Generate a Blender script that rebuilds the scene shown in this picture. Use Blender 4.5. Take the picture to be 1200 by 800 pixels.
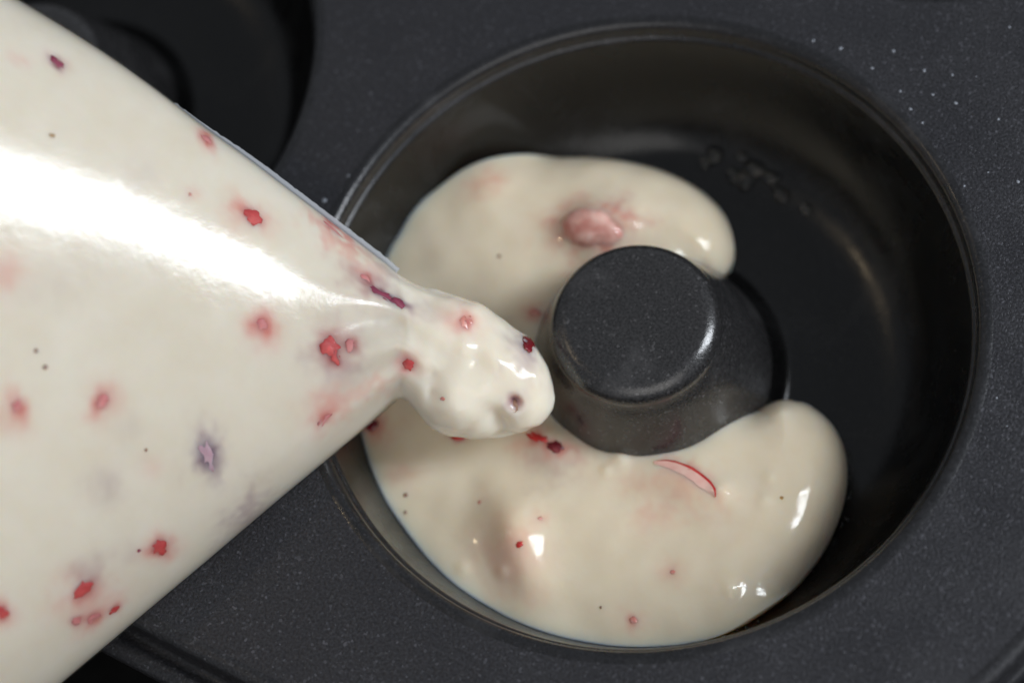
import bpy, bmesh, math, random
import numpy as np
from mathutils import Vector, Matrix, noise
from mathutils.bvhtree import BVHTree
random.seed(7)
S = bpy.context.scene
COL = S.collection
for o in list(bpy.data.objects): bpy.data.objects.remove(o)

# ------------------------------------------------------------------ camera
CAM = np.array([0.06494057, -0.0763323, 0.23245316])
ROT = np.array([[0.87312099, -0.37712441, 0.30892867],
                [0.45923365, 0.84892072, -0.26160669],
                [-0.16359767, 0.37028473, 0.91439872]])
FPX = 2200.0
cd = bpy.data.cameras.new('camera'); cam = bpy.data.objects.new('camera', cd); COL.objects.link(cam)
m4 = Matrix([list(ROT[i]) + [CAM[i]] for i in range(3)] + [[0, 0, 0, 1]])
cam.matrix_world = m4
cd.sensor_width = 36; cd.lens = FPX / 1200 * 36; cd.clip_start = 0.005; cd.clip_end = 20
cd.dof.use_dof = True; cd.dof.focus_distance = 0.247; cd.dof.aperture_fstop = 8.5
S.camera = cam

# ------------------------------------------------------------------ light
w = bpy.data.worlds.new('World'); S.world = w; w.use_nodes = True
bg = w.node_tree.nodes['Background']; bg.inputs[0].default_value = (0.86, 0.92, 1.0, 1); bg.inputs[1].default_value = 0.31

def area(name, az, el, dist, sx, sy, power, col, aim=(0, 0, 0), side=0.0, up=0.0):
    l = bpy.data.lights.new(name, 'AREA'); l.shape = 'RECTANGLE'; l.size = sx; l.size_y = sy
    l.energy = power; l.color = col
    o = bpy.data.objects.new(name, l); COL.objects.link(o)
    a, e = math.radians(az), math.radians(el)
    d = Vector((math.cos(e) * math.cos(a), math.cos(e) * math.sin(a), math.sin(e)))
    q = d.to_track_quat('Z', 'Y'); r = q.to_matrix()
    o.location = Vector(aim) + d * dist + r @ Vector((side, up, 0)); o.rotation_euler = q.to_euler()
    o['label'] = name.replace('_', ' ')
    return o
# a kitchen window to the right, two panes side by side, and a small warm kitchen lamp
area('window_light', 31, 32, 0.95, 0.088, 0.54, 4.3, (0.89, 0.945, 1.0), side=0.062)
area('window_light', 31, 32, 0.95, 0.088, 0.54, 4.3, (0.89, 0.945, 1.0), side=-0.062)
area('bounce_fill', -48, 42, 1.5, 1.3, 1.0, 7.0, (1.0, 0.97, 0.93))  # added unseen fill, brightens the lower side of the bag
area('kitchen_lamp', -165, 52, 1.3, 0.06, 0.06, 0.6, (1.0, 0.78, 0.5))

S.view_settings.view_transform = 'Standard'; S.view_settings.look = 'None'
S.view_settings.exposure = -0.08; S.view_settings.gamma = 1.0; S.view_settings.use_curve_mapping = False
S.render.engine = 'CYCLES'
S.cycles.max_bounces = 10; S.cycles.transparent_max_bounces = 12
S.cycles.caustics_reflective = False; S.cycles.caustics_refractive = False

# ------------------------------------------------------------------ helpers
def rays(px):
    px = np.atleast_2d(np.array(px, float))
    v = np.c_[(px[:, 0] - 600) / FPX, -(px[:, 1] - 400) / FPX, -np.ones(len(px))] @ ROT.T
    return v
def on_z(px, z):                      # photo pixel -> point on the level z
    v = rays(px); t = (np.asarray(z, float) - CAM[2]) / v[:, 2]
    return CAM + v * t[:, None]
def on_plane(px, p0, n):
    v = rays(px); t = ((p0 - CAM) @ n) / (v @ n)
    return CAM + v * t[:, None]
def mesh(name, verts, faces, mat, parent=None, smooth=True):
    me = bpy.data.meshes.new(name); me.from_pydata([tuple(map(float, v)) for v in verts], [], faces)
    if smooth: me.polygons.foreach_set('use_smooth', [True] * len(me.polygons))
    me.materials.append(mat); me.update()
    o = bpy.data.objects.new(name, me); COL.objects.link(o)
    if parent: o.parent = parent
    return o
def empty(name, label, cat, loc=(0, 0, 0)):
    o = bpy.data.objects.new(name, None); COL.objects.link(o); o.location = loc; o.empty_display_size = .01
    o['label'] = label; o['category'] = cat
    return o
def grid_faces(nu, nv, closed_v=False, closed_u=False, flip=False):
    f = []
    for i in range(nu if closed_u else nu - 1):
        for j in range(nv if closed_v else nv - 1):
            a = i * nv + j; b = i * nv + (j + 1) % nv; c = ((i + 1) % nu) * nv + (j + 1) % nv; d = ((i + 1) % nu) * nv + j
            f.append((a, d, c, b) if flip else (a, b, c, d))
    return f
def cat_rom(pts, n=8):
    pts = [np.array(p, float) for p in pts]; out = []
    for i in range(len(pts) - 1):
        p0 = pts[max(i - 1, 0)]; p1 = pts[i]; p2 = pts[i + 1]; p3 = pts[min(i + 2, len(pts) - 1)]
        for k in range(n):
            t = k / n
            out.append(.5 * (2 * p1 + (p2 - p0) * t + (2 * p0 - 5 * p1 + 4 * p2 - p3) * t * t + (3 * p1 - p0 - 3 * p2 + p3) * t ** 3))
    out.append(pts[-1]); return np.array(out)

# ------------------------------------------------------------------ materials
def new_mat(name):
    m = bpy.data.materials.new(name); m.use_nodes = True
    nt = m.node_tree; return m, nt, nt.nodes['Principled BSDF']
def N(nt, t, **kw):
    n = nt.nodes.new(t)
    for k, v in kw.items():
        if k in n.inputs: n.inputs[k].default_value = v
        else: setattr(n, k, v)
    return n
def ramp(nt, src, stops):
    r = nt.nodes.new('ShaderNodeValToRGB'); nt.links.new(src, r.inputs[0])
    while len(r.color_ramp.elements) < len(stops): r.color_ramp.elements.new(.5)
    for e, (p, c) in zip(r.color_ramp.elements, stops): e.position = p; e.color = c if len(c) == 4 else (*c, 1)
    return r.outputs[0]
def g(v): return (v, v, v, 1)

def pan_coating(name, base, rough, grain, grease=0.0, spec=.5):
    m, nt, b = new_mat(name); L = nt.links
    tc = N(nt, 'ShaderNodeTexCoord')
    n1 = N(nt, 'ShaderNodeTexNoise', Scale=2600.0, Detail=2.0, Roughness=.6); L.new(tc.outputs['Object'], n1.inputs['Vector'])
    n2 = N(nt, 'ShaderNodeTexNoise', Scale=90.0, Detail=4.0); L.new(tc.outputs['Object'], n2.inputs['Vector'])
    vo = N(nt, 'ShaderNodeTexVoronoi', Scale=3300.0); L.new(tc.outputs['Object'], vo.inputs['Vector'])
    c1 = ramp(nt, n1.outputs['Fac'], [(.32, [x * .55 for x in base]), (.68, [min(1, x * 1.5) for x in base])])
    # scattered bright metal flakes
    fl = ramp(nt, vo.outputs['Color'], [(.80, g(0)), (.95, g(1))])
    mx = N(nt, 'ShaderNodeMix', data_type='RGBA'); L.new(fl, mx.inputs['Factor'])
    L.new(c1, mx.inputs['A']); mx.inputs['B'].default_value = tuple(min(1, x * 3.0) for x in base) + (1,)
    L.new(mx.outputs['Result'], b.inputs['Base Color'])
    rr = ramp(nt, n2.outputs['Fac'], [(.3, g(rough * .72)), (.7, g(min(1, rough * 1.3)))]); L.new(rr, b.inputs['Roughness'])
    b.inputs['Metallic'].default_value = .35; b.inputs['Specular IOR Level'].default_value = spec
    bp = N(nt, 'ShaderNodeBump', Strength=grain, Distance=.00011); L.new(n1.outputs['Fac'], bp.inputs['Height'])
    L.new(bp.outputs['Normal'], b.inputs['Normal'])
    if grease:
        hz = N(nt, 'ShaderNodeTexNoise', Scale=75.0, Detail=6.0, Roughness=.68, Distortion=.5); L.new(tc.outputs['Object'], hz.inputs['Vector'])
        hm = N(nt, 'ShaderNodeMix', data_type='RGBA'); L.new(ramp(nt, hz.outputs['Fac'], [(.54, g(0)), (.78, g(.6))]), hm.inputs['Factor'])
        L.new(mx.outputs['Result'], hm.inputs['A']); hm.inputs['B'].default_value = tuple(min(1, x * 3.2 + .012) for x in base) + (1,)
        L.new(hm.outputs['Result'], b.inputs['Base Color'])
        L.new(ramp(nt, hz.outputs['Fac'], [(.35, g(rough * .7)), (.7, g(rough * 1.5))]), b.inputs['Roughness'])
        L.new(ramp(nt, hz.outputs['Fac'], [(.4, g(.07)), (.7, g(.30))]), b.inputs['Coat Roughness'])
        # thin uneven layer of grease
        n3 = N(nt, 'ShaderNodeTexNoise', Scale=420.0, Detail=5.0, Roughness=.6); L.new(tc.outputs['Object'], n3.inputs['Vector'])
        bp2 = N(nt, 'ShaderNodeBump', Strength=.35, Distance=.0003); L.new(n3.outputs['Fac'], bp2.inputs['Height'])
        b.inputs['Coat Weight'].default_value = grease; b.inputs['Coat Roughness'].default_value = .12
        L.new(bp2.outputs['Normal'], b.inputs['Coat Normal'])
    return m
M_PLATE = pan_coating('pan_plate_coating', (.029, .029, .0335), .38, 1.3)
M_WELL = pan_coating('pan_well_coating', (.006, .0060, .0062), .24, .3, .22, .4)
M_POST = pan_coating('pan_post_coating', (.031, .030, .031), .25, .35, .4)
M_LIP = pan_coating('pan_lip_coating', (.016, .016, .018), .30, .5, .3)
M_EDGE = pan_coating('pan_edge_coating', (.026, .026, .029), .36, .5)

def batter_mat(name, base, rough, stain=True, sss=1.0, bump=.15):
    m, nt, b = new_mat(name); L = nt.links
    tc = N(nt, 'ShaderNodeTexCoord')
    n1 = N(nt, 'ShaderNodeTexNoise', Scale=160.0, Detail=5.0, Roughness=.6); L.new(tc.outputs['Object'], n1.inputs['Vector'])
    c1 = ramp(nt, n1.outputs['Fac'], [(.3, [x * y for x, y in zip(base, (.95, .93, .89))]), (.7, base)])
    src = c1
    if stain:
        at = N(nt, 'ShaderNodeAttribute', attribute_name='juice')
        mx = N(nt, 'ShaderNodeMix', data_type='RGBA', blend_type='MULTIPLY'); mx.inputs['Factor'].default_value = 1
        L.new(c1, mx.inputs['A']); L.new(at.outputs['Color'], mx.inputs['B']); src = mx.outputs['Result']
    L.new(src, b.inputs['Base Color'])
    b.inputs['Roughness'].default_value = rough; b.inputs['IOR'].default_value = 1.42
    b.inputs['Subsurface Weight'].default_value = sss; b.inputs['Subsurface Radius'].default_value = (1.0, .75, .5)
    b.inputs['Subsurface Scale'].default_value = .0034
    n2 = N(nt, 'ShaderNodeTexNoise', Scale=600.0, Detail=3.0); L.new(tc.outputs['Object'], n2.inputs['Vector'])
    bp = N(nt, 'ShaderNodeBump', Strength=bump, Distance=.0002); L.new(n2.outputs['Fac'], bp.inputs['Height'])
    L.new(bp.outputs['Normal'], b.inputs['Normal'])
    return m
M_BATTER = batter_mat('batter', (.79, .70, .55), .11)
M_FILL = batter_mat('bag_batter', (.81, .75, .64), .15)

def fruit_mat(name, c_dark, c_lite, rough=.25):
    m, nt, b = new_mat(name); L = nt.links
    tc = N(nt, 'ShaderNodeTexCoord')
    n1 = N(nt, 'ShaderNodeTexNoise', Scale=420.0, Detail=3.0); L.new(tc.outputs['Object'], n1.inputs['Vector'])
    L.new(ramp(nt, n1.outputs['Fac'], [(.3, c_dark), (.7, c_lite)]), b.inputs['Base Color'])
    b.inputs['Roughness'].default_value = rough
    b.inputs['Subsurface Weight'].default_value = .5; b.inputs['Subsurface Radius'].default_value = (1, .3, .25)
    b.inputs['Subsurface Scale'].default_value = .0008
    return m
M_RED = fruit_mat('strawberry_red', (.42, .015, .02), (.68, .05, .04))
M_DARK = fruit_mat('strawberry_crimson', (.09, .005, .010), (.24, .014, .022))
M_PINK = fruit_mat('strawberry_flesh', (.55, .16, .12), (.80, .42, .36))
M_FLESH = fruit_mat('strawberry_flesh_pale', (.72, .38, .32), (.80, .55, .46), .15); M_FLESH.node_tree.nodes['Principled BSDF'].inputs['Subsurface Weight'].default_value = 0
M_LUMP = fruit_mat('strawberry_flesh_mottled', (.56, .19, .15), (.82, .54, .46), .10)
M_BAGRED = fruit_mat('strawberry_red_under_film', (.46, .035, .04), (.66, .10, .09), .65)
M_BURIED = fruit_mat('strawberry_red_veiled', (.56, .17, .17), (.72, .30, .28), .65)
M_BAGDARK = fruit_mat('strawberry_crimson_under_film', (.20, .02, .06), (.38, .07, .12), .6)
M_VEILP = fruit_mat('strawberry_mauve_veiled', (.46, .27, .33), (.58, .40, .45), .65)
M_SEED = fruit_mat('strawberry_seed', (.25, .12, .03), (.50, .28, .06), .4)
M_PIT = fruit_mat('batter_bubble_shade', (.22, .12, .08), (.36, .20, .14), .3)  # brown colour put in for the shade of bubble holes

def film_mat():
    m = bpy.data.materials.new('clear_plastic_film'); m.use_nodes = True; nt = m.node_tree; L = nt.links
    nt.nodes.remove(nt.nodes['Principled BSDF']); out = nt.nodes['Material Output']
    tc = N(nt, 'ShaderNodeTexCoord')
    n1 = N(nt, 'ShaderNodeTexNoise', Scale=85.0, Detail=2.5, Roughness=.5, Distortion=.2); L.new(tc.outputs['Object'], n1.inputs['Vector'])
    bp = N(nt, 'ShaderNodeBump', Strength=.26, Distance=.0011); L.new(n1.outputs['Fac'], bp.inputs['Height'])
    n2 = N(nt, 'ShaderNodeTexNoise', Scale=240.0, Detail=4.0, Roughness=.6); L.new(tc.outputs['Object'], n2.inputs['Vector'])
    bp2 = N(nt, 'ShaderNodeBump', Strength=.22, Distance=.0006); L.new(n2.outputs['Fac'], bp2.inputs['Height']); L.new(bp.outputs['Normal'], bp2.inputs['Normal'])
    gl = N(nt, 'ShaderNodeBsdfGlossy'); L.new(bp2.outputs['Normal'], gl.inputs['Normal'])
    L.new(ramp(nt, n2.outputs['Fac'], [(.3, g(.12)), (.7, g(.26))]), gl.inputs['Roughness'])
    tr = N(nt, 'ShaderNodeBsdfTransparent'); tr.inputs[0].default_value = (1, 1, 1, 1)
    fr = N(nt, 'ShaderNodeFresnel', IOR=1.52)
    mu = N(nt, 'ShaderNodeMath', operation='MULTIPLY'); L.new(fr.outputs[0], mu.inputs[0]); mu.inputs[1].default_value = .48
    mx = N(nt, 'ShaderNodeMixShader'); L.new(mu.outputs[0], mx.inputs[0]); L.new(tr.outputs[0], mx.inputs[1]); L.new(gl.outputs[0], mx.inputs[2])
    L.new(mx.outputs[0], out.inputs['Surface']); return m
M_FILM = film_mat()
def simple(name, col, rough, **kw):
    m, nt, b = new_mat(name); b.inputs['Base Color'].default_value = (*col, 1); b.inputs['Roughness'].default_value = rough
    for k, v in kw.items(): b.inputs[k].default_value = v
    return m
M_SEAM = simple('plastic_seam', (.74, .77, .83), .22, **{'Transmission Weight': .5})
M_GREASE = simple('grease_drop', (1, .97, .90), .02, **{'Transmission Weight': 1.0, 'IOR': 1.45})

M_GLINT = simple('painted_glint', (.26, .28, .32), .25)  # pale colour standing in for sparkles of the pan coating
def counter_mat():
    m, nt, b = new_mat('black_counter'); L = nt.links
    tc = N(nt, 'ShaderNodeTexCoord'); n = N(nt, 'ShaderNodeTexNoise', Scale=300.0, Detail=4.0); L.new(tc.outputs['Object'], n.inputs['Vector'])
    L.new(ramp(nt, n.outputs['Fac'], [(.3, (.003, .003, .003)), (.7, (.006, .006, .006))]), b.inputs['Base Color'])
    b.inputs['Roughness'].default_value = .5; b.inputs['Specular IOR Level'].default_value = .2
    return m

# ------------------------------------------------------------------ counter
ZF = -.0220                                     # floor of the wells
ZC = ZF - .0012
o = mesh('countertop', [(-.6, -.5, ZC), (.5, -.5, ZC), (.5, .6, ZC), (-.6, .6, ZC)], [(0, 1, 2, 3)], counter_mat(), smooth=False)
o['kind'] = 'structure'

# ------------------------------------------------------------------ doughnut pan
P = .1035; RL = .0470; EO = .0640               # pitch, lip radius, edge offset from well centre
pan = empty('doughnut_pan', 'dark grey speckled non-stick doughnut pan with round wells and centre posts', 'pan', (0, 0, ZC))
def child(o): o.parent = pan; o.location = (o.location[0], o.location[1], o.location[2] - ZC); return o

centres = [(-i * P, j * P) for j in range(2) for i in range(3)]
NA = 192
verts, faces = [], []
for (cx, cy) in centres:
    xm = EO if cx > -.01 else P / 2; xn = EO if cx < -1.9 * P else P / 2
    ym = EO if cy > .01 else P / 2; yn = EO if cy < .01 else P / 2
    base = len(verts)
    for k in range(NA):
        a = 2 * math.pi * k / NA; c, s = math.cos(a), math.sin(a)
        bx = xm if c > 0 else xn; by = ym if s > 0 else yn
        corner = (bx == EO and by == EO)
        r = EO if corner else min(bx / max(abs(c), 1e-6), by / max(abs(s), 1e-6))
        for q in (0, .5, 1):
            rr = RL + (r - RL) * q; verts.append((cx + rr * c, cy + rr * s, 0))
    faces += [tuple(base + i for i in f) for f in grid_faces(NA, 3, closed_u=True, flip=True)]
child(mesh('plate', verts, faces, M_PLATE, smooth=False))

def lathe(name, prof, mat, n=160):
    v = [(r * math.cos(2 * math.pi * k / n), r * math.sin(2 * math.pi * k / n), z) for k in range(n) for r, z in prof]
    return mesh(name, v, grid_faces(n, len(prof), closed_u=True), mat)
def arc_pts(cx, cz, r, a0, a1, n):
    return [(cx + r * math.cos(math.radians(a0 + (a1 - a0) * i / n)), cz + r * math.sin(math.radians(a0 + (a1 - a0) * i / n))) for i in range(n + 1)]
# lip, little step under it, steep wall, rounded into a flat floor, fillet of the post foot
lip_prof = [(RL, 0.0), (.0467, .00006)] + arc_pts(.0464, -.0012, .0013, 95, 176, 8) + [(.04500, -.0020), (.04490, -.0024), (.0446, -.0026), (.0444, -.0030)]
prof = [(.0444, -.0030), (.0438, -.0060), (.0431, -.0092), (.0421, -.0126), (.0407, -.0156), (.0388, -.0182), (.0363, -.0203), (.0335, -.0215), (.0305, ZF), (.027, ZF), (.0235, ZF), (.0212, ZF)]
prof += [(.0201, ZF + .0002), (.0192, ZF + .0008), (.0184, ZF + .0018), (.01775, ZF + .0031)]
well_prof = prof
POST = [(.01775, ZF + .0031), (.0168, -.0165), (.0155, -.0128), (.01415, -.0088), (.0129, -.0053), (.01215, -.0032)]
POST[-2:] = [(.0128, -.0052), (.0121, -.0036)]
POST += arc_pts(.0088, -.0030, .0030, 5, 90, 9) + [(.006, .00003), (.003, .00005), (.00001, .00005)]
def refine(p, n=3):
    q = cat_rom([(a, b) for a, b in p], n); return [tuple(x) for x in q]
well0 = post0 = None
for (cx, cy) in centres:
    if well0 is None:
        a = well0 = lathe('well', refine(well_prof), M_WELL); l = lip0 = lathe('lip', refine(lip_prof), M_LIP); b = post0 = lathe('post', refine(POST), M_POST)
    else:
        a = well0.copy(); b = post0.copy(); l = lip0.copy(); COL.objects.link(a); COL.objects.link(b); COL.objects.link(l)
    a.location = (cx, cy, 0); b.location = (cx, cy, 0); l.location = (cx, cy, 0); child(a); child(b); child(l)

# rolled edge: rounded turn-down, groove, bead
path = []
for (cx, cy, a0) in ((0, 0, -90), (0, P, 0), (-2 * P, P, 90), (-2 * P, 0, 180)):
    for k in range(41):
        a = math.radians(a0 + 90 * k / 40); path.append((cx, cy, math.cos(a), math.sin(a)))
ep = [(0, 0), (.0004, .00012), (.0010, .0001)] + arc_pts(.0010, -.0012, .0013, 80, 0, 6) + [(.0024, -.0030), (.0028, -.0040), (.0034, -.0043), (.0041, -.0040)]
ep += arc_pts(.0054, -.0050, .0016, 140, -60, 12) + [(.0056, -.0075)]
v = [(cx + (EO + d) * c, cy + (EO + d) * s, z) for cx, cy, c, s in path for d, z in ep]
child(mesh('rolled_edge', v, grid_faces(len(path), len(ep), closed_u=True, flip=True), M_EDGE))

# ------------------------------------------------------------------ batter in the well (C-shaped)
LZ = np.array([-.0122, -.0138, -.0160, -.0182] + [-.0195] * 10)
low_free = cat_rom(on_z([(800, 756), (850, 743), (893, 720), (935, 687), (966, 646), (985, 602), (993, 562), (990, 525), (975, 495), (950, 474), (920, 466), (893, 474), (868, 492), (846, 506)], LZ)[:, :2])
up_free = cat_rom(on_z([(790, 318), (812, 319), (836, 316), (852, 300), (858, 270), (846, 235), (818, 207), (782, 188), (737, 176), (690, 172), (640, 176), (590, 188), (545, 208), (502, 239)], -.0155)[:, :2])
def pol(p): return math.hypot(p[0], p[1]), math.atan2(p[1], p[0])
RW, RI = .0426, .0128
def arc_between(p, q, R, ccw):
    a, b = pol(p)[1], pol(q)[1]
    if ccw and b < a: b += 2 * math.pi
    if not ccw and b > a: b -= 2 * math.pi
    n = 60; return np.array([(R * math.cos(a + (b - a) * k / n), R * math.sin(a + (b - a) * k / n)) for k in range(1, n)])
poly = np.concatenate([up_free, arc_between(up_free[-1], low_free[0], RW, True), low_free, arc_between(low_free[-1], up_free[0], RI, False)])
seg_a = poly; seg_b = np.roll(poly, -1, 0)
def crossings(th):
    d = np.array([math.cos(th), math.sin(th)]); n = np.array([-d[1], d[0]])
    sa, sb = seg_a @ n, seg_b @ n
    hit = (sa > 0) != (sb > 0)
    t = sa[hit] / (sa[hit] - sb[hit]); pts = seg_a[hit] + (seg_b[hit] - seg_a[hit]) * t[:, None]
    r = pts @ d; return np.sort(r[r > 0])
# angular span, going the long way round from the upper lobe's end to the lower lobe's end
ta0 = min(pol(p)[1] for p in up_free if pol(p)[1] > 0)
tb0 = max(pol(p)[1] for p in low_free) + 2 * math.pi
free_pts = np.concatenate([low_free, up_free])
def ease(t): t = np.clip(t, 0, 1); return t * t * (3 - 2 * t)
def arclen(c): return np.r_[0, np.cumsum(np.linalg.norm(np.diff(c, axis=0), axis=1))]
la, ua = arclen(low_free), arclen(up_free)
# towards its ends the free edge climbs until the batter meets the wall or the post at full height
free_ext = np.concatenate([.0095 * np.maximum(ease(1 - la / .018), ease(1 - (la[-1] - la) / .006)), .0095 * np.maximum(ease(1 - (ua[-1] - ua) / .022), ease(1 - ua / .005))])
NT, NR = 520, 110
ths = ta0 + (tb0 - ta0) * (.5 - .5 * np.cos(np.pi * (np.arange(NT) + .35) / (NT - .3)))
ths = .55 * ths + .45 * (ta0 + (tb0 - ta0) * (np.arange(NT) + .02) / (NT - .96))
bumps = []                                            # lumps where fruit lies under the surface: x, y, amplitude, sigma along, sigma across, angle
def bump(px, amp, s1, s2=None, ang=0):
    p = on_z([px], -.0135)[0]; s2 = s2 or s1
    # ang measured in the picture; turn it into the pan's frame
    q = on_z([(px[0] + math.cos(ang) * 10, px[1] - math.sin(ang) * 10)], -.0135)[0] - p
    bumps.append((p[0], p[1], amp, s1, s2, math.atan2(q[1], q[0])))
bump((612, 648), .0024, .0050, .0025, math.radians(105))
bump((600, 610), .0012, .0040, .0030)
bump((697, 268), .0030, .0032, .0028)
bump((738, 262), .0010, .0022, .0030)
bump((800, 566), .0011, .0050, .0020, math.radians(-25))
bump((640, 518), .0014, .0030, .0018, math.radians(-20))
bump((570, 218), .0007, .0035)
bump((690, 600), .0005, .0060); bump((880, 600), .0006, .0050); bump((760, 660), .0004, .0070)
bump((520, 600), -.0005, .0050); bump((640, 700), -.0005, .0060); bump((560, 290), .0004, .0050)
for q, amp, s in (((728, 540), .00055, .0009), ((846, 577), .0005, .0009), ((857, 690), .0005, .0008), ((915, 476), .0004, .0010), ((712, 553), .0003, .0006),
                  ((897, 588), .0003, .0008), ((455, 640), .0002, .0006), ((543, 665), .0003, .0007), ((590, 672), .0003, .0006), ((815, 300), .0004, .0009), ((903, 560), .0002, .0006), ((775, 330), .0003, .0007)):
    bump(q, amp, s)
ZTOP = -.0132
_wp = np.array(sorted([(r, z) for r, z in well_prof if r > .0212]))
def floor_z(r): return float(np.interp(r, _wp[:, 0], _wp[:, 1])) if r > .0212 else ZF
def free_dist(x, y): return float((np.sqrt(((free_pts - (x, y)) ** 2).sum(1)) + free_ext).min())
def batter_z(x, y, d):
    wv = .0096; t = min(d / wv, 1.0)
    zf = min(floor_z(math.hypot(x, y)), ZTOP - .0004); h = (ZTOP - zf) * (1 - (1 - t) ** 2.15) ** (1 / 2.05)
    k = min(1, d / .004)
    z = zf + h
    for bx, by, am, s1, s2, an in bumps:
        dx, dy = x - bx, y - by
        if dx * dx + dy * dy > 3e-4: continue
        c, s = math.cos(an), math.sin(an); u, v = (dx * c + dy * s) / s1, (-dx * s + dy * c) / s2
        z += k * am * math.exp(-.5 * (u * u + v * v))
    z += k * (.00055 * noise.noise(Vector((x * 75, y * 75, 1.3))) + .00020 * noise.noise(Vector((x * 230, y * 230, 4))))
    return z
tops, bots = [], []
for th in ths:
    r = crossings(th)
    ri, ro = (r[0], r[-1]) if len(r) >= 2 else (.02, .0201)
    for j in range(NR):
        u = j / (NR - 1); u = .35 * u + .65 * (.5 - .5 * math.cos(math.pi * u))
        rr = ri + (ro - ri) * u; x, y = rr * math.cos(th), rr * math.sin(th)
        d = free_dist(x, y)
        if j in (0, NR - 1): d = 0 if d < .0006 else d
        tops.append((x, y, batter_z(x, y, d)))
bots = [(x, y, min(z, floor_z(math.hypot(x, y)) + .00008) - .00002) for x, y, z in tops]
nv = len(tops)
fc = grid_faces(NT, NR, flip=False); fb = [tuple(nv + i for i in reversed(f)) for f in fc]
side = []
ring = [i * NR for i in range(NT)] + [(NT - 1) * NR + j for j in range(1, NR)] + [i * NR + NR - 1 for i in range(NT - 2, -1, -1)] + [j for j in range(NR - 2, 0, -1)]
for k in range(len(ring)):
    a, b = ring[k], ring[(k + 1) % len(ring)]; side.append((a, b, b + nv, a + nv))
batter = empty('doughnut_batter', 'pale strawberry doughnut batter curling round the centre post of the greased well', 'batter', (0, 0, ZF))
bm_obj = mesh('batter_body', tops + bots, fc + fb + side, M_BATTER)
bm = bmesh.new(); bm.from_mesh(bm_obj.data); bmesh.ops.recalc_face_normals(bm, faces=bm.faces); bm.to_mesh(bm_obj.data); bm.free()
def to_batter(o): o.parent = batter; o.location.z -= ZF; return o
to_batter(bm_obj)
BV_BAT = BVHTree.FromPolygons([Vector(t) for t in tops], fc)

# ------------------------------------------------------------------ piping bag: batter filling, clear film, seam
# outline in the photo: x, upper edge, lower edge; the bag lies on a plane that climbs from its snipped corner towards the hand
ST = [(-640, 420, 560), (-600, 330, 650), (-520, 150, 830), (-420, -40, 1000), (-320, -140, 1070), (-220, -135, 1034), (-120, -82, 957), (-60, -46, 909), (0, -10, 859), (60, 25, 808), (120, 62, 758), (180, 104, 708),
      (240, 150, 658), (285, 182, 620), (330, 216, 582), (375, 250, 545), (420, 284, 507), (450, 307, 481), (468, 322, 467), (482, 330, 473), (500, 336, 492), (520, 341, 505), (550, 352, 512), (580, 367, 513), (600, 380, 508), (618, 394, 500), (632, 411, 493), (642, 430, 486), (648, 450, 478), (650, 463, 470)]
ST = np.array(ST, float)
CUT = 466.0
P0 = on_z([(600, 445)], -.0020)[0]
lh = on_z([(500, 445)], -.0035)[0] - P0; lh /= np.linalg.norm(lh)          # towards picture-left, level
INC = math.radians(23)
ax = lh * math.cos(INC) + np.array([0, 0, 1]) * math.sin(INC)
ac = np.cross(np.array([0, 0, 1.]), lh); nrm = np.cross(ac, ax); nrm /= np.linalg.norm(nrm)
if nrm[2] < 0: nrm = -nrm
xs = np.concatenate([np.linspace(-640, -30, 60), np.linspace(-24, 460, 150), np.linspace(462, 470, 7), np.linspace(472, 628, 62), 628 + 22 * np.sin(np.linspace(.04, 1, 22) * math.pi / 2)])
from bisect import bisect
def interp(x, col, ST=ST):
    # smooth (monotone-ish) interpolation of the stations
    i = max(1, min(len(ST) - 1, bisect(list(ST[:, 0]), x))); i0, i1 = i - 1, i
    x0, x1 = ST[i0, 0], ST[i1, 0]; y0, y1 = ST[i0, col], ST[i1, col]
    def sl(k):
        if k == 0 or k == len(ST) - 1: return (y1 - y0) / (x1 - x0)
        return (ST[k + 1, col] - ST[k - 1, col]) / (ST[k + 1, 0] - ST[k - 1, 0])
    t = (x - x0) / (x1 - x0); h = x1 - x0
    return (2 * t ** 3 - 3 * t * t + 1) * y0 + (t ** 3 - 2 * t * t + t) * h * sl(i0) + (-2 * t ** 3 + 3 * t * t) * y1 + (t ** 3 - t * t) * h * sl(i1)
TT = np.array([(-640, .006), (-560, .014), (-400, .026), (-200, .0262), (0, .0196), (150, .0150), (300, .0108), (400, .0086), (466, .0076), (520, .0074), (580, .0066), (620, .0050), (640, .0032), (650, .0008)])
TB = np.array([(-640, .006), (-560, .014), (-400, .024), (-200, .0230), (0, .0170), (150, .0115), (300, .0072), (400, .0060), (466, .0068), (520, .0080), (580, .0078), (620, .0058), (640, .0034), (650, .0008)])
def section(x, off=0.0):
    u, l = interp(x, 1), interp(x, 2); c = .5 * (u + l)
    C = on_plane([(x, c)], P0, nrm)[0]; v = C - CAM; depth = v @ -ROT[:, 2]; vd = v / np.linalg.norm(v)
    a = (l - u) / 2 / FPX * depth; b = (interp(x, 1, TT), interp(x, 1, TB))
    up = ROT[:, 1] - (ROT[:, 1] @ vd) * vd; up /= np.linalg.norm(up)
    return C, up, -vd, a + off, (b[0] + off, b[1] + off)
NS = 200
def proj(p):
    q = (p - CAM) @ ROT; return 600 + FPX * q[0] / -q[2], 400 - FPX * q[1] / -q[2]
DOL = [(528, 478, 26, .0011), (588, 503, 9, -.0012), (578, 490, 8, -.0006), (618, 474, 17, .0009), (603, 471, 5.5, -.0014), (560, 372, 22, .0006), (508, 440, 14, -.0006), (590, 420, 14, .0005), (560, 425, 10, -.0004), (632, 440, 10, .0004), (490, 470, 8, .0005), (505, 463, 6, -.0006), (545, 405, 8, .0003), (600, 392, 9, -.0003)]
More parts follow.
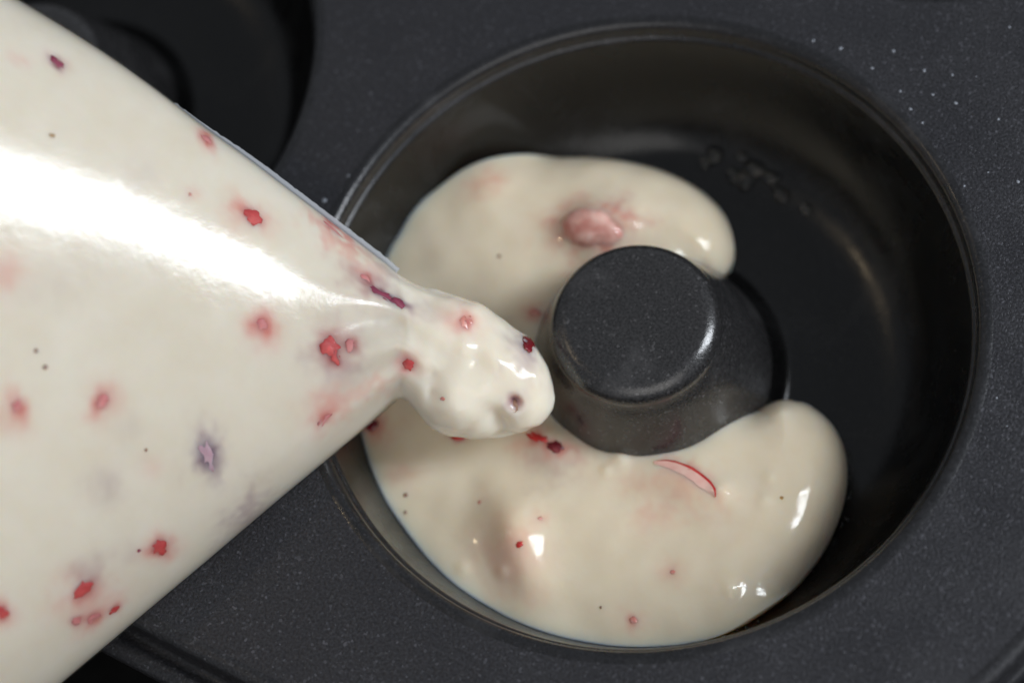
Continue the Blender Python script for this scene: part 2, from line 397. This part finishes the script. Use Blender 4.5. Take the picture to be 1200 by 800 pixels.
def loft(xs, off, lumps):
    V = []
    for x in xs:
        C, up, to, a, b = section(x, off)
        for k in range(NS):
            ph = 2 * math.pi * k / NS
            c, s = math.cos(ph), math.sin(ph)
            if not lumps and x > 425: C, up, to, a, b = section(425 + (x - 425) * (1 + .40 * max(0, s) ** 2), off)
            ne = 2 / (2.0 + .3 * min(1, max(0, (470 - x) / 150)))
            p = C + up * (a * math.copysign(abs(c) ** ne, c)) + to * ((b[0] if s > 0 else -b[1]) * abs(s) ** ne * (1 + float(np.interp(x, (-250, 0, 200, 350, 450, 530), (.22, .15, .05, -.08, -.12, 0))) * c))
            if s > 0 and x > 280:        # small creases gathered at the snipped corner
                p = p + to * (.00030 * s * math.exp(-((x - 445) / 62) ** 2) * math.sin(ph * 11 + 1.3 + .8 * math.sin(x * .03)))
            if lumps and x > 440:
                e = min(1, max(0, x - 468) / 40) * min(1, (652 - x) / 20)
                q = Vector(p * 150); q2 = Vector(p * 420)
                nn = (up * c + to * s)
                ix, iy = proj(p)
                dd = sum(am * math.exp(-.5 * ((ix - gx) ** 2 + (iy - gy) ** 2) / sg ** 2) for gx, gy, sg, am in DOL) if s > 0 else 0
                p = p + nn * e * (.0007 * noise.noise(q) + .00026 * noise.noise(q2) + dd)
            V.append(p)
    return V
bag_base = section(466)[0]
bag = empty('piping_bag', 'clear plastic piping bag full of pale strawberry batter, snipped corner squeezing over the well', 'piping bag', tuple(bag_base))
def to_bag(o): o.parent = bag; o.location = o.location - Vector(bag_base); return o
fill_v = loft(xs, 0, True)
nS = len(xs)
ff = grid_faces(nS, NS, closed_v=True)
fv = list(fill_v)
fv.append(section(-640)[0]); ci = len(fv) - 1; ff += [(ci, (k + 1) % NS, k) for k in range(NS)]
fv.append(section(650)[0]); ce = len(fv) - 1; ff += [(ce, (nS - 1) * NS + k, (nS - 1) * NS + (k + 1) % NS) for k in range(NS)]
fill = mesh('batter_filling', fv, ff, M_FILL)
def fix_normals(o):
    bm = bmesh.new(); bm.from_mesh(o.data); bmesh.ops.recalc_face_normals(bm, faces=bm.faces); bm.to_mesh(o.data); bm.free()
fix_normals(fill)
BV_FILL = BVHTree.FromPolygons([Vector(v) for v in fv], ff)
to_bag(fill)
fx = [x for x in xs if x < CUT]
film_v = loft(fx, .00024, False); ffl = grid_faces(len(fx), NS, closed_v=True)
film = mesh('plastic_film', film_v, ffl, M_FILM); fix_normals(film); to_bag(film)
# welded seam along the upper edge, ending at the snipped corner
sv, sf = [], []
sx = np.linspace(205, 466, 90)
for i, x in enumerate(sx):
    C, up, to, a, b = section(x, .00028)
    nxt = section(x + 2, .00028); E = C + up * a; E2 = nxt[0] + nxt[1] * nxt[3]; tg = (E2 - E) / np.linalg.norm(E2 - E)
    outw = np.cross(tg, to); outw = outw if outw @ up > 0 else -outw
    wd = .00045 * min(1, (x - 200) / 110) + .00012 * noise.noise(Vector((x * .2, 0, 0)))
    th = .00014
    for p in (E - outw * .0006 + to * th, E + outw * wd + to * th, E + outw * wd - to * th, E - outw * .0006 - to * th): sv.append(p)
sf = grid_faces(len(sx), 4, closed_v=True) + [(0, 1, 2, 3), tuple(len(sv) - 4 + k for k in (3, 2, 1, 0))]
seam = mesh('seam', sv, sf, M_SEAM, smooth=False); fix_normals(seam); to_bag(seam)

# ------------------------------------------------------------------ strawberry pieces, painted bubble pits and juice
def cast(bv, px):
    d = Vector(rays([px])[0]).normalized(); loc, n, i, t = bv.ray_cast(Vector(CAM), d)
    return loc, n
def piece(name, bv, px, rx, ry, ang, mat, attach, sink=.55, seed=0, flat=.6, rag=1.0):
    loc, n = cast(bv, px)
    if loc is None: print('miss', px); return
    if n.dot(Vector(CAM) - loc) < 0: n = -n
    dep = (np.array(loc) - CAM) @ -ROT[:, 2]; k = dep / FPX
    t1 = Vector(ROT[:, 0]) * math.cos(ang) + Vector(ROT[:, 1]) * math.sin(ang); t1 = (t1 - n * t1.dot(n)).normalized(); t2 = n.cross(t1)
    bm = bmesh.new(); bmesh.ops.create_icosphere(bm, subdivisions=3, radius=1)
    rz = min(rx, ry) * flat
    V = []
    for vtx in bm.verts:
        c = vtx.co; s = 1 + rag * (.28 * noise.noise(c * 1.6 + Vector((seed * 3.1, px[0], px[1]))) + .30 * noise.noise(c * 3.3 + Vector((px[1], 0, seed))))
        c = c * s; vtx.co = t1 * (c.x * rx * k) + t2 * (c.y * ry * k) + n * ((c.z - sink) * rz * k)
    me = bpy.data.meshes.new(name); bm.to_mesh(me); bm.free(); me.materials.append(mat)
    me.polygons.foreach_set('use_smooth', [True] * len(me.polygons))
    o = bpy.data.objects.new(name, me); COL.objects.link(o); o.location = loc; attach(o); return o
A = math.radians
SP = 'strawberry_piece_or_pit'; AUTO = []; AUTOB = []
for px, rx, ry, an, mt, sk in [
    ((67, 73), 8, 5, -40, M_BAGDARK, .5), ((61, 159), 5, 4, 0, M_SEED, .5), ((242, 162), 9, 5, -60, M_BURIED, .6), ((297, 253), 10, 7, -25, M_BAGRED, .45),
    ((307, 382), 9, 9, 0, M_BURIED, .75), ((386, 406), 9, 10, 50, M_BAGRED, .5), ((394, 418), 5.5, 8, 10, M_BAGRED, .6), ((412, 404), 6, 7, 0, M_BURIED, .55), ((478, 427), 7, 6, 0, M_BAGRED, .5),
    ((381, 490), 5, 10, -40, M_BURIED, .7), ((448, 344), 19, 5, -28, M_BAGDARK, .55), ((466, 354), 8, 5, -30, M_BAGDARK, .35), ((428, 325), 9, 4, -50, M_BURIED, .8),
    ((391, 268), 16, 4, -42, M_BURIED, .75), ((120, 470), 7, 10, -20, M_BURIED, .75), ((21, 477), 6, 9, 0, M_BURIED, .75), ((243, 534), 8, 15, 10, M_VEILP, .6),
    ((187, 641), 9, 9, 30, M_BAGRED, .6), ((98, 690), 13, 8, 30, M_BAGRED, .6), ((110, 724), 9, 7, 40, M_BURIED, .65), ((91, 727), 6, 6, 0, M_BURIED, .8), ((134, 714), 6, 4, 40, M_BAGRED, .5),
    ((3, 717), 6, 8, 0, M_BAGRED, .6), ((545, 376), 8, 8, 0, M_PINK, .75), ((620, 401), 6, 12, -15, M_DARK, .6), ((518, 467), 4, 3, 0, M_PINK, .5), ((603, 471), 7, 9, 20, M_PIT, .75),  # last entry is a bubble hole, its shade painted as a brown piece
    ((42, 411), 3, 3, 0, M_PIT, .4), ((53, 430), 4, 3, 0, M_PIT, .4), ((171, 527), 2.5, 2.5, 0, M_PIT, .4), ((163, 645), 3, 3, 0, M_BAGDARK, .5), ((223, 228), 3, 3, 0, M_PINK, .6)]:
    small = max(rx, ry) <= 5
    piece('speck' if small else SP, BV_FILL, px, rx * (1 if small else 1.5), ry * (1 if small else 1.5), A(an), mt, to_bag, min(.86, sk + .18), px[0], .4)
    if not small: AUTO.append((px, rx * 1.0, ry * 1.0, an, .6, 'p' if mt in (M_BAGDARK, M_DARK, M_PIT, M_VEILP) else 'r')); AUTO.append((px, rx * .75, ry * .75, an, .7, 'R' if mt is M_BAGRED else ('D' if mt in (M_BAGDARK, M_DARK) else ('p' if mt is M_VEILP else 'r'))))
for px, rx, ry, an, mt, sk in [
    ((692, 271), 38, 26, -5, M_LUMP, .82),
    ((628, 512), 16, 6, -24, M_RED, .72), ((652, 523), 11, 7, -15, M_DARK, .55), ((435, 497), 12, 8, 0, M_DARK, .6), ((537, 512), 10, 4, 0, M_RED, .3), ((628, 366), 8, 6, -30, M_PINK, .7),
    ((609, 637), 5, 4, 30, M_RED, .5), ((633, 607), 4, 3, 0, M_PINK, .6), ((742, 726), 6, 5, 20, M_PINK, .6), ((788, 670), 5, 4, 0, M_PINK, .7),
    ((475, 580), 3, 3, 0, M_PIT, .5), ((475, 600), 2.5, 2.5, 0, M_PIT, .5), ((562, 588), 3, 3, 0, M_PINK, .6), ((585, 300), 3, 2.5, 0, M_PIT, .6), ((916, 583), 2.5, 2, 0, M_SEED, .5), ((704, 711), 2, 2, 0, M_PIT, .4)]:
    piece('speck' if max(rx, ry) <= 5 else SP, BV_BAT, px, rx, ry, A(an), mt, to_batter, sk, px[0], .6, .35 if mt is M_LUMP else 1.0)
    if max(rx, ry) > 5: AUTOB.append((px, rx * .8, ry * .8, an, .6, 'R' if mt in (M_RED, M_DARK) else 'r'))
# crescent slice lying half sunk in the batter
cl = cat_rom([(766, 541), (783, 541), (800, 546), (815, 554), (828, 564), (836, 573), (838, 582)], 6)
sv, nseg = [], 10
for i, px in enumerate(cl):
    loc, n = cast(BV_BAT, px); t = i / (len(cl) - 1); r = .00050 * (1 + .3 * noise.noise(Vector((i * .23, 0, 2)))) * (math.sin(math.pi * min(1, max(0, .06 + .9 * t))) ** .85)
    loc2, _ = cast(BV_BAT, cl[min(i + 1, len(cl) - 1)] if i < len(cl) - 1 else px + (cl[-1] - cl[-2]))
    tg = (loc2 - loc).normalized(); n = n if n.z > 0 else -n; bn = tg.cross(n).normalized()
    for k in range(nseg):
        a = 2 * math.pi * k / nseg; sv.append(loc + bn * (math.cos(a) * r * (1.1)) + n * (math.sin(a) * r * .35))
sf = grid_faces(len(cl), nseg, closed_v=True) + [tuple(range(nseg)), tuple(len(sv) - 1 - k for k in range(nseg))]
fl, rows = [], 7
inner = cat_rom([(768, 545), (779, 552), (790, 560), (802, 568), (814, 575), (826, 580), (836, 583)], 6)
for i in range(len(cl)):
    for j in range(rows):
        t = j / (rows - 1); loc, n = cast(BV_BAT, cl[i] * (1 - t) + inner[i] * t); n = n if n.z > 0 else -n
        fl.append(loc + n * (.00020 * (1 - t) - .00030 * t ** 2 + .00005 * noise.noise(loc * 900)))
flesh = mesh('strawberry_flesh', fl, grid_faces(len(cl), rows), M_FLESH); to_batter(flesh)
sl = mesh('strawberry_slice', sv, sf, M_RED); fix_normals(sl); to_batter(sl)

def stain(obj, base, items, bv):
    me = obj.data; n = len(me.vertices); co = np.empty(n * 3, np.float32); me.vertices.foreach_get('co', co); co = co.reshape(-1, 3) + np.array(base)
    colr = np.ones((n, 4), np.float32)
    R_, Pu = np.array((.92, .42, .42)), np.array((.55, .45, .56))
    for px, s1, s2, an, st, kind in items:
        loc, nn = cast(bv, px)
        if loc is None: continue
        k = ((np.array(loc) - CAM) @ -ROT[:, 2]) / FPX; d = co - np.array(loc)
        near = np.where((d * d).sum(1) < (4.5 * max(s1, s2) * k) ** 2)[0]
        for vi in near:                                   # the juice bleeds unevenly
            cv = Vector(co[vi].tolist()); d[vi] += np.array(noise.noise_vector(cv * 330)) * (.8 * max(s1, s2) * k) + np.array(noise.noise_vector(cv * 900)) * (.5 * max(s1, s2) * k)
        u = d @ (ROT[:, 0] * math.cos(A(an)) + ROT[:, 1] * math.sin(A(an))); v = d @ (-ROT[:, 0] * math.sin(A(an)) + ROT[:, 1] * math.cos(A(an))); wv = d @ ROT[:, 2]
        e = st * np.exp(-.5 * ((u / (s1 * k)) ** 2 + (v / (s2 * k)) ** 2 + (wv / (max(s1, s2) * 1.5 * k)) ** 2))
        t = {'r': R_, 'p': Pu, 'R': np.array((.80, .13, .13)), 'D': np.array((.35, .12, .22))}[kind]
        colr[:, :3] *= 1 - e[:, None] * (1 - t)
    at = me.color_attributes.new('juice', 'FLOAT_COLOR', 'POINT'); at.data.foreach_set('color', colr.ravel())
stain(fill, (0, 0, 0), AUTO + [((67, 73), 9, 6, -40, .6, 'r'), ((23, 70), 9, 6, 0, .3, 'r'), ((242, 164), 12, 7, -60, .55, 'r'), ((294, 254), 18, 13, -20, .4, 'r'), ((280, 244), 9, 7, -40, .4, 'r'),
    ((308, 383), 14, 15, 0, .55, 'r'), ((394, 414), 22, 24, 0, .6, 'p'), ((392, 408), 14, 16, 0, .5, 'r'), ((388, 474), 22, 15, 25, .6, 'r'), ((440, 452), 22, 8, 20, .35, 'r'), ((478, 427), 10, 10, 0, .5, 'r'),
    ((440, 335), 30, 16, -35, .55, 'p'), ((432, 335), 22, 10, -40, .4, 'r'), ((400, 280), 32, 8, -42, .5, 'r'), ((119, 471), 11, 15, -20, .55, 'r'), ((21, 483), 12, 17, 0, .55, 'r'), ((4, 317), 12, 18, 0, .45, 'r'),
    ((243, 534), 12, 22, 8, .85, 'p'), ((125, 570), 15, 19, 0, .38, 'p'), ((288, 598), 12, 27, -35, .65, 'p'), ((187, 640), 13, 13, 0, .5, 'r'), ((104, 706), 25, 24, 0, .45, 'r'), ((108, 674), 14, 13, 0, .5, 'p'),
    ((115, 650), 9, 7, 0, .25, 'p'), ((155, 645), 12, 9, 0, .25, 'p'), ((4, 717), 9, 11, 0, .5, 'r'), ((545, 377), 16, 15, 0, .45, 'r'), ((490, 365), 22, 8, -15, .22, 'p'), ((612, 410), 14, 22, 0, .55, 'p'),
    ((604, 470), 9, 10, 0, .4, 'p'), ((150, 505), 12, 12, 0, .15, 'p'), ((165, 205), 14, 14, 0, .14, 'p'), ((70, 330), 30, 22, 0, .15, 'p'), ((225, 230), 7, 7, 0, .25, 'r'), ((180, 545), 10, 8, 0, .18, 'r'), ((380, 498), 12, 8, 30, .3, 'r')], BV_FILL)
stain(bm_obj, (0, 0, 0), AUTOB + [((696, 268), 30, 22, 0, .6, 'r'), ((725, 252), 18, 14, 0, .35, 'p'), ((570, 215), 17, 12, 30, .45, 'r'), ((640, 518), 26, 14, -20, .6, 'r'), ((645, 540), 24, 16, 0, .35, 'p'),
    ((790, 578), 40, 20, -20, .30, 'r'), ((812, 560), 24, 10, -30, .45, 'r'), ((585, 645), 26, 34, 0, .14, 'r'), ((600, 660), 26, 30, 0, .18, 'r'), ((628, 366), 12, 10, 0, .5, 'r'), ((432, 497), 18, 16, 0, .6, 'r'),
    ((605, 635), 12, 12, 0, .2, 'r'), ((636, 607), 9, 7, 0, .3, 'r'), ((742, 726), 11, 9, 0, .4, 'r'), ((788, 670), 11, 9, 0, .3, 'r'), ((770, 615), 14, 10, 0, .15, 'r'), ((470, 555), 16, 10, 0, .25, 'r')], BV_BAT)

# ------------------------------------------------------------------ grease: drops in the well and painted glints on the plate
def droplet(px, z, r, label, group, mat, hh):
    p = on_z([px], z)[0]
    if z < -.01:
        for _ in range(12): p = on_z([px], floor_z(math.hypot(p[0], p[1])))[0]
    n = 20; rows = 6; V = []
    sq = random.uniform(.75, 1.25); ph = random.uniform(0, 6)
    for i in range(rows + 1):
        a = math.pi / 2 * i / rows
        for k in range(n):
            b = 2 * math.pi * k / n; w_ = 1 + .12 * math.sin(2 * b + ph) + .06 * math.sin(3 * b)
            V.append((r * math.cos(a) * math.cos(b) * w_ * sq, r * math.cos(a) * math.sin(b) * w_, r * hh * math.sin(a) - .00002))
    f = grid_faces(rows + 1, n, closed_v=True) + [tuple(reversed(range(n)))]
    o = mesh('grease_drop' if mat is M_GREASE else 'painted_glint', V, f, mat); fix_normals(o); o.location = p
    o['label'] = label; o['category'] = 'grease drop' if mat is M_GREASE else 'speck'; o['group'] = group
for px, r in (((885, 195), .0013), ((905, 207), .0010), ((915, 227), .0010), ((838, 178), .0013), ((860, 205), .0010), ((828, 190), .0009), ((875, 210), .0012), ((945, 245), .0008), ((870, 182), .0007)):
    droplet(px, ZF, r * 1.35, 'small clear grease drop on the bare dark floor of the greased well', 'grease drops on the well floor', M_GREASE, .36)
for px, r in (((985, 57), .00045), ((1022, 80), .0005), ((1055, 107), .0005), ((1083, 83), .00035), ((1116, 88), .0003), ((1144, 90), .0003), ((1093, 111), .0003), ((1120, 121), .0004), ((1067, 128), .0003), ((1081, 144), .0003),
              ((1170, 140), .0003), ((1130, 218), .0004), ((1158, 202), .0003), ((1193, 213), .00035), ((953, 48), .0003), ((1183, 32), .0003), ((1047, 60), .0003), ((408, 206), .0003), ((380, 235), .0005), ((1168, 466), .0003), ((1180, 499), .0003)):
    droplet(px, 0.0, r * random.uniform(.35, .75), 'tiny painted glint on the dark flat top of the pan', 'painted glints on the pan top', M_GLINT, .5)

# beads of grease and bubbles along the free edge of the batter
V, F = [], []
for i in range(len(low_free)):
    if i < 6 or i > 70: continue
    for q in range(2):
        if random.random() < .45: continue
        p = low_free[i]; nn = p / np.linalg.norm(p); r = random.uniform(.00012, .00034); c = np.array([*(p + nn * random.uniform(-.0001, .0007) + np.random.RandomState(i * 2 + q).normal(0, .0003, 2)), 0.]); c[2] = floor_z(math.hypot(c[0], c[1]))
        b0 = len(V)
        for a_ in range(5):
            for k in range(8):
                e = math.pi / 2 * a_ / 4; V.append(c + r * np.array([math.cos(e) * math.cos(k * math.pi / 4), math.cos(e) * math.sin(k * math.pi / 4), .8 * math.sin(e)]))
        F += [tuple(b0 + t for t in f) for f in grid_faces(5, 8, closed_v=True)]
eb = mesh('edge_bubbles', V, F, M_GREASE); eb['kind'] = 'stuff'; to_batter(eb)
